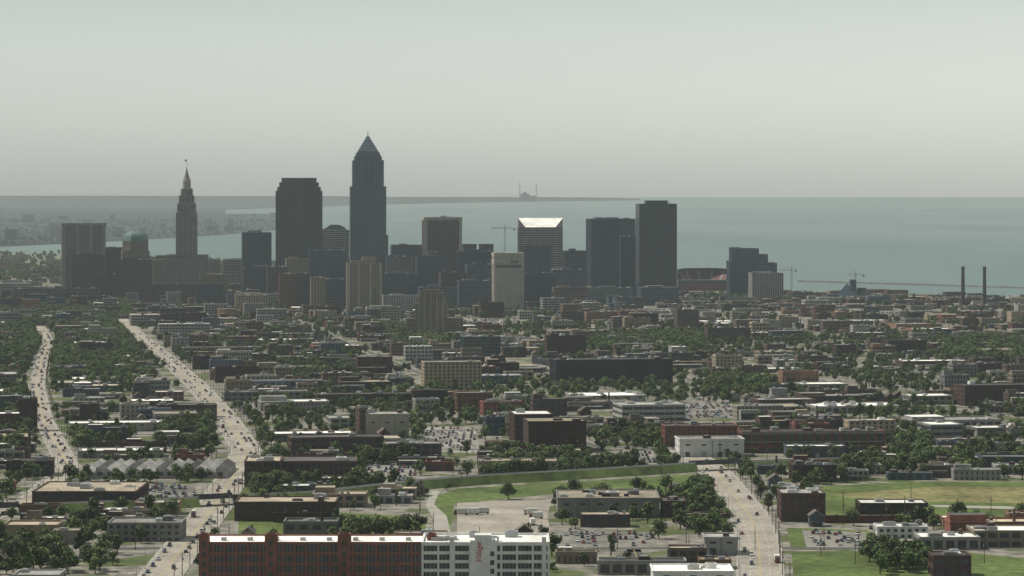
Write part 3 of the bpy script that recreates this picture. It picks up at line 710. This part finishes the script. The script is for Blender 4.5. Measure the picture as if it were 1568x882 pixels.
# ---------------------------------------------------------------- filler buildings
def inview(x,y,pad=70): return abs(x)<.171*y+pad and y<shoreD(x,y)-70
def house(mb,w,d,h,rr,wall,roof):
    rh=w*.38; mb.box(-w/2,w/2,0,d,-.3,h,wall)
    o=.5
    mb.face([(-w/2-o,-o,h-.3),(0,-o,h+rh),(0,d+o,h+rh),(-w/2-o,d+o,h-.3)][::-1],roof); mb.face([(w/2+o,-o,h-.3),(w/2+o,d+o,h-.3),(0,d+o,h+rh),(0,-o,h+rh)][::-1],roof)
    mb.face([(-w/2,0,h),(w/2,0,h),(0,0,h+rh-.1)],wall); mb.face([(w/2,d,h),(-w/2,d,h),(0,d,h+rh-.1)],wall)
    for a in(-.28,.28):
        for zz in(.9,h*.5+.9):
            mb.box(a*w-.5,a*w+.5,-.06,.02,zz,zz+1.4,m_glass)
    mb.box(-.45,.45,-.07,.02,0,2.1,m_brown); mb.box(-.5,.5,-.05,.02,h+.3,h+1.5,m_glass)
    for b_ in(.2,.5,.8):
        for zz in(.9,h*.5+.9): mb.box(-w/2-.06,-w/2+.02,b_*d-.5,b_*d+.5,zz,zz+1.4,m_glass)
    mb.box(w*.2,w*.2+.8,d*.6,d*.6+.8,h,h+rh+.6,m_brickr)
    mb.box(-w*.45,w*.45,-2,-.1,2.5,2.7,roof)
    for a in(-.42,.42): mb.beam((a*w,-1.9,0),(a*w,-1.9,2.5),.15,m_white)
WALLS=[m_brickd,m_brickd,m_brickd,m_brown,m_brown,m_brown,m_brickr,m_bricko,m_brickt,m_brickt,m_conc,m_conc,m_conc,m_slate,m_slate,m_lime]
ROOFS=[m_rw,m_rw,m_rg,m_rg,m_rg,m_rt,m_rt,m_rtan,m_rtan]
nfill=0
def filler(tries,wr,dr,hr,kind,ymin,ymax,seed,pad=2.,umax=None,umin=None):
    global nfill
    rr=random.Random(seed); cnt=0
    for _ in range(tries):
        y=math.sqrt(rr.uniform(ymin**2,ymax**2)); x=rr.uniform(-1,1)*(.171*y+70)
        u=784+x*F/y
        if umax and u>umax: continue
        if umin and u<umin: continue
        if kind!='office_building' and y>2100 and mn.noise((x/170.,y/260.,3.3))>.30: continue
        if y>2065:
            t,s=ginv(x,y); s=round(s/10.6)*10.6+rr.uniform(-1,1); x,y=gw(t,s); th=TH
        else:
            y=round(y/20)*20+rr.uniform(-2,2); th=0.
        w=rr.uniform(*wr)*rr.choice([.8,1,1.15]); d=rr.uniform(*dr); h=rr.uniform(*hr)
        cx,cy=x-d/2*math.sin(th),y+d/2*math.cos(th)
        if not inview(x,y) or not free(cx,cy,w+2*pad,d+2*pad,th): continue
        mb=MB()
        if kind=='house': house(mb,w,d,h,rr,rr.choice([m_brickt,m_slate,m_brickd,m_conc,m_brickd]),m_shing); nm='gabled_house'
        else:
            wa=rr.choice(WALLS); ro=rr.choice(ROOFS); st=rr.choice({'warehouse':['fac','fac','brick','blank'],'apartment_building':['brick','apt','office'],'office_building':['office','brick','horiz','glass','vert']}[kind])
            cs,fh,pf,sf=STY[st]; gl=wa if st=='blank' else (m_glass if rr.random()<.7 else m_glassb)
            cs*=rr.uniform(.75,1.2); pf=min(.8,pf*rr.uniform(.8,1.6))
            tbox(mb,-w/2,w/2,0,d,-.5,h,wa,gl,ro,cs,fh,pf,sf,rr.choice([.3,.6,1.]),.3)
            if st=='blank':
                for j in range(int(w/8)): a=-w/2+(j+.6)*8; mb.box(a-1.4,a+1.4,-.08,.02,0,3,m_glass if j%2 else m_steel)
            rooftop(mb,-w/2,w/2,0,d,h,rr)
            if rr.random()<.3 and w>16 and kind!='office_building': mb.box(-w/2+1,-w/2+w*.4,d*.4,d-1,h-.1,h+rr.uniform(2,4),wa,rr.choice(ROOFS))
            if rr.random()<.3 and w>14: 
                a=rr.uniform(.25,.6)*w; b_=rr.uniform(4,8); hh=h*rr.uniform(.45,.8); mb.box(-w/2+1,-w/2+1+a,-b_,-.45,-.5,hh,rr.choice(WALLS),rr.choice(ROOFS)); mb.box(-w/2+2,-w/2+a,-b_-.06,-b_+.05,1,max(1.8,hh*.7),m_glass)
            if rr.random()<.12: mb.cyl(w*.2,d*.5,.9,.6,h-.1,h+rr.uniform(4,9),m_brickd,10)
            nm=kind
        mb.obj(nm,(x,y,0),th); mark(cx,cy,w,d,th,3,0); cnt+=1; nfill+=1
    print(kind,cnt)
filler(260,(50,110),(28,50),(5,9),'warehouse',3300,5000,31,1.,umin=980)
filler(520,(34,80),(20,40),(5,10),'warehouse',2070,4700,1,1.)
filler(90,(28,50),(16,28),(5,9),'warehouse',1420,2050,2)
filler(900,(18,38),(14,24),(8,24),'office_building',3900,5400,3,1.,umax=1010)
filler(700,(20,50),(14,24),(5,13),'office_building',3900,5300,4,1.,umin=850)
filler(700,(16,36),(12,20),(8,16),'apartment_building',2070,4300,5,1.)
filler(4800,(12,38),(8,17),(4,8),'warehouse',2070,5300,6,.6)
filler(420,(14,30),(9,14),(4,7),'warehouse',1400,2060,7,1.5)
filler(500,(7,9),(9,13),(5,6.5),'house',2070,4300,8,.8)
filler(110,(7,9),(9,13),(5,6.5),'house',1400,2060,9,1.2)
print('fill',nfill)
# ---------------------------------------------------------------- vehicles
def car_mesh(paint,kind):
    mb=MB()
    if kind=='truck':
        mb.box(-1.2,1.2,-4,1.6,.9,3.6,m_white); mb.box(-1.1,1.1,1.9,3.6,.6,2.0,paint); mb.prism([(-1.1,1.9),(1.1,1.9),(1.1,3.5),(-1.1,3.5)],2.0,2.8,m_glass,paint,[(-1,1.9),(1,1.9),(1,3.0),(-1,3.0)])
        mb.box(-.9,.9,-4,3.5,.5,.9,m_rubber); ws=((-3,),(2.6,)); rad=.5; hw=1.15
    else:
        L=2.3; hr=1.42 if kind=='car' else 1.8
        prof=[(-L,.35),(L,.35),(L,.68),(L-.15,.82),(1.05,.96),(-1.85,1.0),(-L,.9)]
        n=len(mb.v)
        for sx in(-.9,.9):
            for y_,z_ in prof: mb.v.append((sx*(1 if z_<.9 else .95),y_,z_))
        a=mb.mi(paint); m_=len(prof)
        mb.f.append(tuple(range(n,n+m_))[::-1]); mb.m.append(a); mb.f.append(tuple(range(n+m_,n+2*m_))); mb.m.append(a)
        for i in range(m_):
            j=(i+1)%m_; mb.f.append((n+i,n+j,n+m_+j,n+m_+i)); mb.m.append(a)
        yb=-1.8 if kind=='car' else -2.2
        mb.prism([(-.82,yb),(.82,yb),(.82,1.05),(-.82,1.05)],.97,hr,m_glass,paint,[(-.64,yb+.45),(.64,yb+.45),(.64,.3),(-.64,.3)])
        ws=((-1.4,),(1.45,)); rad=.33; hw=.88
    for (y_,) in ws:
        for sx in(-1,1):
            pts=[(y_+rad*math.cos(k*math.pi/5),rad+rad*math.sin(k*math.pi/5)) for k in range(10)]
            x0,x1=sx*hw-.02,sx*hw-sx*.22; n=len(mb.v)
            for xx in(x0+sx*.04,x1):
                for p in pts: mb.v.append((xx,p[0],p[1]))
            a=mb.mi(m_rubber); mb.f.append(tuple(range(n,n+10))); mb.m.append(a)
            for i in range(10):
                j=(i+1)%10; mb.f.append((n+i,n+j,n+10+j,n+10+i)); mb.m.append(a)
    return mb.mesh(kind)
paints=[M('car_paint_'+n_,c,.3,.03,1,.5) for n_,c in(('white',(.6,.6,.58)),('silver',(.32,.33,.34)),('black',(.02,.02,.022)),('red',(.2,.03,.03)),('blue',(.04,.06,.12)),('grey',(.12,.12,.13)))]
cars=[car_mesh(p,k) for p in paints for k in('car','minivan')]; trucks=[car_mesh(paints[0],'truck'),car_mesh(paints[3],'truck')]
def putobj(name,me,x,y,z,rz,sc_=1.,coll=None):
    o=bpy.data.objects.new(name,me); o.location=(x,y,z); o.rotation_euler=(0,0,rz)
    if sc_!=1.: o.scale=(sc_,)*3
    (coll or COL).objects.link(o); return o
rr=random.Random(21)
for Q,w,z in roads[:3]:
    for i in range(len(Q)-1):
        a,b=Q[i],Q[i+1]; dx,dy=b[0]-a[0],b[1]-a[1]; l=math.hypot(dx,dy); dx/=l;dy/=l; h=math.atan2(dy,dx)-math.pi/2
        if a[1]<1300 or a[1]>3900: continue
        for lane,pr in((-w/2+1.6,.12),(-w/4+.6,.12),(w/4-.6,.12),(w/2-1.6,.12)):
            if rr.random()<pr*(1 if w<17.5 else .5):
                tr=rr.random()<.06; me=rr.choice(trucks) if tr else rr.choice(cars)
                j=rr.uniform(0,3); putobj('box_truck' if tr else ('parked_car' if abs(lane)>w/2-2 else 'car'),me,a[0]+dx*j+dy*lane,a[1]+dy*j-dx*lane,z+.02,h if lane>0 else h+math.pi)
for P in LOTS:
    xs=[p[0] for p in P]; ys=[p[1] for p in P]
    y=min(ys)+3
    row=0
    while y<max(ys)-2:
        x=min(xs)+1
        while x<max(xs)-1:
            if rr.random()<.3 and inpoly(x,y-2.4,P) and inpoly(x,y+2.4,P) and free(x,y,2,4,0,2):
                putobj('parked_car',rr.choice(cars),x,y,.04,rr.choice([0,math.pi])+rr.uniform(-.03,.03))
            x+=2.75
        y+=5.6 if row%2==0 else 11.5; row+=1
for x,y,rz in [(X(u,1640),1640+dy,1.57) for u,dy in((705,0),(722,1),(738,5),(812,0),(820,-20))]+[(X(815,1600),1590,.1),(X(1190,1425),1425,3.1)]:
    putobj('box_truck',rr.choice(trucks),x,y,.12,rz)
for _ in range(3400):
    y=math.sqrt(rr.uniform(1400**2,4300**2)); x=rr.uniform(-1,1)*.18*y
    th=TH if y>2065 else 0
    if rr.random()<.45 and free(x,y,10,6,th):
            mb=MB(); 
            n=rr.randint(3,7); wd=n*2.8+2
            if free(x,y,wd,8,th):
                mb.face([(-wd/2,-4,0),(wd/2,-4,0),(wd/2,4,0),(-wd/2,4,0)],m_lot); mb.obj('parking_pad',(x,y,.025),th); mark(x,y,wd,7,th,2,0)
                for i in range(n):
                    if rr.random()<.6:
                        a=-wd/2+2.4+i*2.8; putobj('parked_car',rr.choice(cars),x+a*math.cos(th),y+a*math.sin(th),.03,th+rr.choice([0,math.pi]))
mb=MB(); mb.cyl(0,0,.14,.08,0,9,m_steel,8); mb.beam((0,0,8.9),(2.2,0,9.4),.1,m_steel); mb.box(1.9,2.9,-.18,.18,9.3,9.48,m_steel); mb.cyl(0,0,.3,.3,0,.4,m_conc,8); lamp=mb.mesh('street_lamp')
mb=MB(); mb.cyl(0,0,.2,.13,0,11.5,m_bark,8); mb.beam((-1.3,0,10.6),(1.3,0,10.6),.16,m_bark); mb.beam((-1,0,9.6),(1,0,9.6),.14,m_bark); mb.cyl(.4,0,.28,.28,7.8,8.9,m_steel,8); pole=mb.mesh('utility_pole')
for ri,(Q,w,z) in enumerate(roads[:3]):
    for i in range(0,len(Q)-1,5):
        a=Q[i]
        if a[1]<1300 or a[1]>3300: continue
        putobj('street_lamp',lamp,a[0]-w/2-1,a[1],.2,0); putobj('utility_pole',pole,a[0]+w/2+1.6,a[1]+12,.0,.1)
for x in range(-560,640,34): putobj('utility_pole',pole,x,1478,0,1.57)
for _ in range(160):
    y=rr.uniform(1400,2200); x=rr.uniform(-.18,.18)*y
    if free(x,y,4,4,0,1): putobj('utility_pole',pole,x,y,0,rr.uniform(0,3))
# ---------------------------------------------------------------- trees
def tree_mesh(seed,h,r,narrow=1.):
    rg=np.random.RandomState(seed); mb=MB()
    mb.cyl(0,0,.035*h,.018*h,-.3,.5*h,m_bark,7)
    nb=9+seed%4; bl=[]
    for i in range(nb):
        a=rg.uniform(0,2*math.pi); q=rg.uniform(.1,.62)*r*narrow; zz=h*rg.uniform(.32,.80)
        if i==0: q=0; zz=h*.8
        br=r*rg.uniform(.36,.52)*narrow; q*=1.15-.6*abs(zz/h-.5)*2*.7
        c=np.array([q*math.cos(a),q*math.sin(a),zz]); bl.append((c,br)); mb.beam((0,0,h*rg.uniform(.22,.42)),tuple(c),.012*h,m_bark)
    for c,br in bl:
        for _ in range(62):
            d=rg.normal(size=3); d/=np.linalg.norm(d); p=c+d*br*rg.uniform(.6,1.08)*np.array([1,1,.85])
            nn=d+rg.normal(size=3)*.55; nn/=np.linalg.norm(nn); t=np.cross(nn,rg.normal(size=3)); t/=np.linalg.norm(t); b_=np.cross(nn,t)
            s=rg.uniform(.32,.6)*h/10
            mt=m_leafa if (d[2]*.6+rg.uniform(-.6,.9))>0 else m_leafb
            mb.face([tuple(p+t*s*1.1),tuple(p+b_*s*.9),tuple(p-t*s),tuple(p-b_*s*1.05)],mt)
    return mb.mesh('tree')
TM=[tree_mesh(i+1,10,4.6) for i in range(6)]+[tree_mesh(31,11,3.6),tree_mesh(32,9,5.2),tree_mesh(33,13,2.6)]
dist=bpy.data.collections.new('distant_trees')
CL=[[(850,852),(1000,850),(1010,822),(850,822)],[(1062,822),(1128,828),(1120,775),(1070,745),(1050,760)],[(543,752),(650,752),(640,700),(550,704)],[(738,738),(1000,722),(960,700),(750,700)],[(-60,712),(45,705),(40,600),(-60,600)],
 [(0,882),(110,882),(90,845),(0,850)],[(1330,880),(1420,882),(1420,860),(1330,850)],[(110,690),(200,690),(200,668),(110,668)],[(-30,560),(75,560),(80,500),(-30,490)],[(80,600),(240,600),(190,500),(85,500)],[(1290,730),(1568,722),(1568,700),(1300,705)],
 [(480,830),(640,832),(640,818),(480,818)],[(0,500),(200,500),(200,455),(0,455)],[(890,545),(1080,545),(1080,515),(890,515)],[(1360,700),(1420,705),(1420,665),(1360,665)],[(970,715),(1010,715),(1010,670),(970,670)],
 [(390,765),(540,760),(540,745),(390,748)],[(1080,610),(1180,610),(1180,585),(1080,585)],[(620,540),(700,540),(700,505),(560,500)],[(240,700),(330,690),(320,650),(250,655)],[(1440,560),(1568,560),(1568,520),(1440,525)]]
CLW=[[gp(u,v) for u,v in c] for c in CL]
rr=random.Random(77); nt_=nd_=0
def addtree(x,y,s):
    global nt_,nd_
    me=rr.choice(TM[:8]) if rr.random()<.96 else TM[8]
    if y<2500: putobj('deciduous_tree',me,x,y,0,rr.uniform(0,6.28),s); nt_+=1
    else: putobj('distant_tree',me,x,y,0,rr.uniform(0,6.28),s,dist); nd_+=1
    mark(x,y,2.5,2.5,0,1,0)
for c in CLW:
    xs=[p[0] for p in c]; ys=[p[1] for p in c]; A=(max(xs)-min(xs))*(max(ys)-min(ys))
    for _ in range(int(A/46)):
        x=rr.uniform(min(xs),max(xs)); y=rr.uniform(min(ys),max(ys))
        if inpoly(x,y,c) and free(x,y,3.5,3.5,0,1): addtree(x,y,rr.uniform(.7,1.3))
for _ in range(26000):
    y=math.sqrt(rr.uniform(1380**2,5250**2)); x=rr.uniform(-1,1)*(.171*y+60)
    nv=mn.noise((x/170.,y/260.,3.3))*1.6+ (.22 if x<-.05*y else 0) - (.22 if y>4400 else 0)
    if rr.random()>.38+nv*1.1: continue
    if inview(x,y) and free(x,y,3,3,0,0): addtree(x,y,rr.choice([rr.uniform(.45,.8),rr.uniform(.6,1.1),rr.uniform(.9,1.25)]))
for _ in range(1400):
    u=rr.uniform(-120,430); v=rr.uniform(338,378); x,y=gp(u,v)
    if inpoly(x,y,PA): putobj('distant_tree',rr.choice(TM[:8]),x,y,0,rr.uniform(0,6),rr.uniform(1.,1.8)*max(1,y/14000),dist); nd_+=1
for _ in range(1800):
    u=rr.uniform(-80,560); v=rr.uniform(389,432); x,y=gp(u,v)
    if y<shoreD(x,y)-40: putobj('distant_tree',rr.choice(TM[:8]),x,y,0,rr.uniform(0,6),rr.uniform(.9,1.7),dist); nd_+=1
print('trees',nt_,nd_)
e=bpy.data.objects.new('distant_trees',None); e.instance_type='COLLECTION'; e.instance_collection=dist; COL.objects.link(e)
for i in range(46):
    u=rr.uniform(-60,420); v=rr.uniform(330,372); x,y=gp(u,v)
    if not inpoly(x,y,PA): continue
    mb=MB(); w=rr.uniform(20,60)*y/13000; h=rr.uniform(10,26)*(1 if rr.random()<.85 else 2.5); tbox(mb,-w/2,w/2,0,w*.6,-.5,h,rr.choice([m_slate,m_slate,m_brown,m_conc]),m_glass,m_rg,6,4,.4,.45)
    mb.obj('apartment_block',(x,y,0),TH)
for i in range(130):
    u=rr.uniform(-60,480); v=rr.uniform(391,440); x,y=gp(u,v)
    if y>shoreD(x,y)-60 or y<5400: continue
    mb=MB(); w=rr.uniform(20,55); h=rr.uniform(6,18); tbox(mb,-w/2,w/2,0,w*.6,-.5,h,rr.choice(WALLS),m_glass,rr.choice([m_rg,m_rt,m_rtan]),5,4,.4,.45); mb.obj('riverside_building',(x,y,0),TH)
# ---------------------------------------------------------------- haze, light, sky, camera
def haze(name,dens,box,col):
    mh=bpy.data.materials.new(name); mh.use_nodes=True; nt=mh.node_tree; nt.nodes.clear()
    ou=nt.nodes.new('ShaderNodeOutputMaterial'); vs=nt.nodes.new('ShaderNodeVolumeScatter'); vs.inputs['Color'].default_value=col; vs.inputs['Density'].default_value=dens; vs.inputs['Anisotropy'].default_value=.0
    nt.links.new(vs.outputs[0],ou.inputs['Volume'])
    mb=MB(); mb.box(*box,mh); mb.obj(name)
haze('atmospheric_haze',2.7e-5,(-22000,22000,-2500,17000,-30,1300),(.82,.95,1,1))
haze('lake_haze',.6e-5,(-60000,60000,17050,60000,-30,5200),(.9,1,.99,1))
AZ=-70; EL=52
sl=bpy.data.lights.new('sun','SUN'); sl.energy=5.0; sl.angle=math.radians(.5); sl.color=(1,.95,.85)
so=bpy.data.objects.new('sun',sl); COL.objects.link(so)
a,e2=math.radians(AZ),math.radians(EL)
sd=Vector((math.sin(a)*math.cos(e2),math.cos(a)*math.cos(e2),math.sin(e2)))
so.rotation_euler=sd.to_track_quat('Z','Y').to_euler(); so.location=(0,0,900)
wd=bpy.data.worlds.new('World'); sc.world=wd; wd.use_nodes=True; N=wd.node_tree.nodes; L=wd.node_tree.links
bg=N['Background']; sky=N.new('ShaderNodeTexSky'); sky.sky_type='NISHITA'; sky.sun_disc=False; sky.sun_elevation=e2; sky.sun_rotation=math.radians(-AZ)
sky.air_density=1.; sky.dust_density=3.; sky.ozone_density=1.; sky.altitude=170
hs=N.new('ShaderNodeHueSaturation'); hs.inputs['Saturation'].default_value=.3; L.new(sky.outputs[0],hs.inputs['Color'])
# hazy white band low over the horizon (function of sky elevation)
tc=N.new('ShaderNodeTexCoord'); sx=N.new('ShaderNodeSeparateXYZ'); L.new(tc.outputs['Generated'],sx.inputs[0])
mr=N.new('ShaderNodeMapRange'); mr.interpolation_type='SMOOTHERSTEP'; mr.inputs[1].default_value=-.02; mr.inputs[2].default_value=.14; mr.inputs[3].default_value=2.75; mr.inputs[4].default_value=.52
L.new(sx.outputs['Z'],mr.inputs[0])
vm=N.new('ShaderNodeVectorMath'); vm.operation='SCALE'; L.new(hs.outputs[0],vm.inputs[0]); L.new(mr.outputs[0],vm.inputs['Scale'])
vt=N.new('ShaderNodeVectorMath'); vt.operation='MULTIPLY'; vt.inputs[1].default_value=(.905,1.02,.995); L.new(vm.outputs[0],vt.inputs[0])
L.new(vt.outputs[0],bg.inputs['Color']); bg.inputs['Strength'].default_value=.13
cd=bpy.data.cameras.new('camera'); cd.sensor_width=36; cd.lens=36*F/1568; cd.shift_y=-(441-HV)/1568; cd.clip_start=5; cd.clip_end=5e6
co=bpy.data.objects.new('camera',cd); co.location=(0,0,H); co.rotation_euler=(math.pi/2,0,0); COL.objects.link(co); sc.camera=co
sc.view_settings.view_transform='Standard'; sc.view_settings.look='None'; sc.view_settings.exposure=0
print('objects',len(bpy.data.objects))
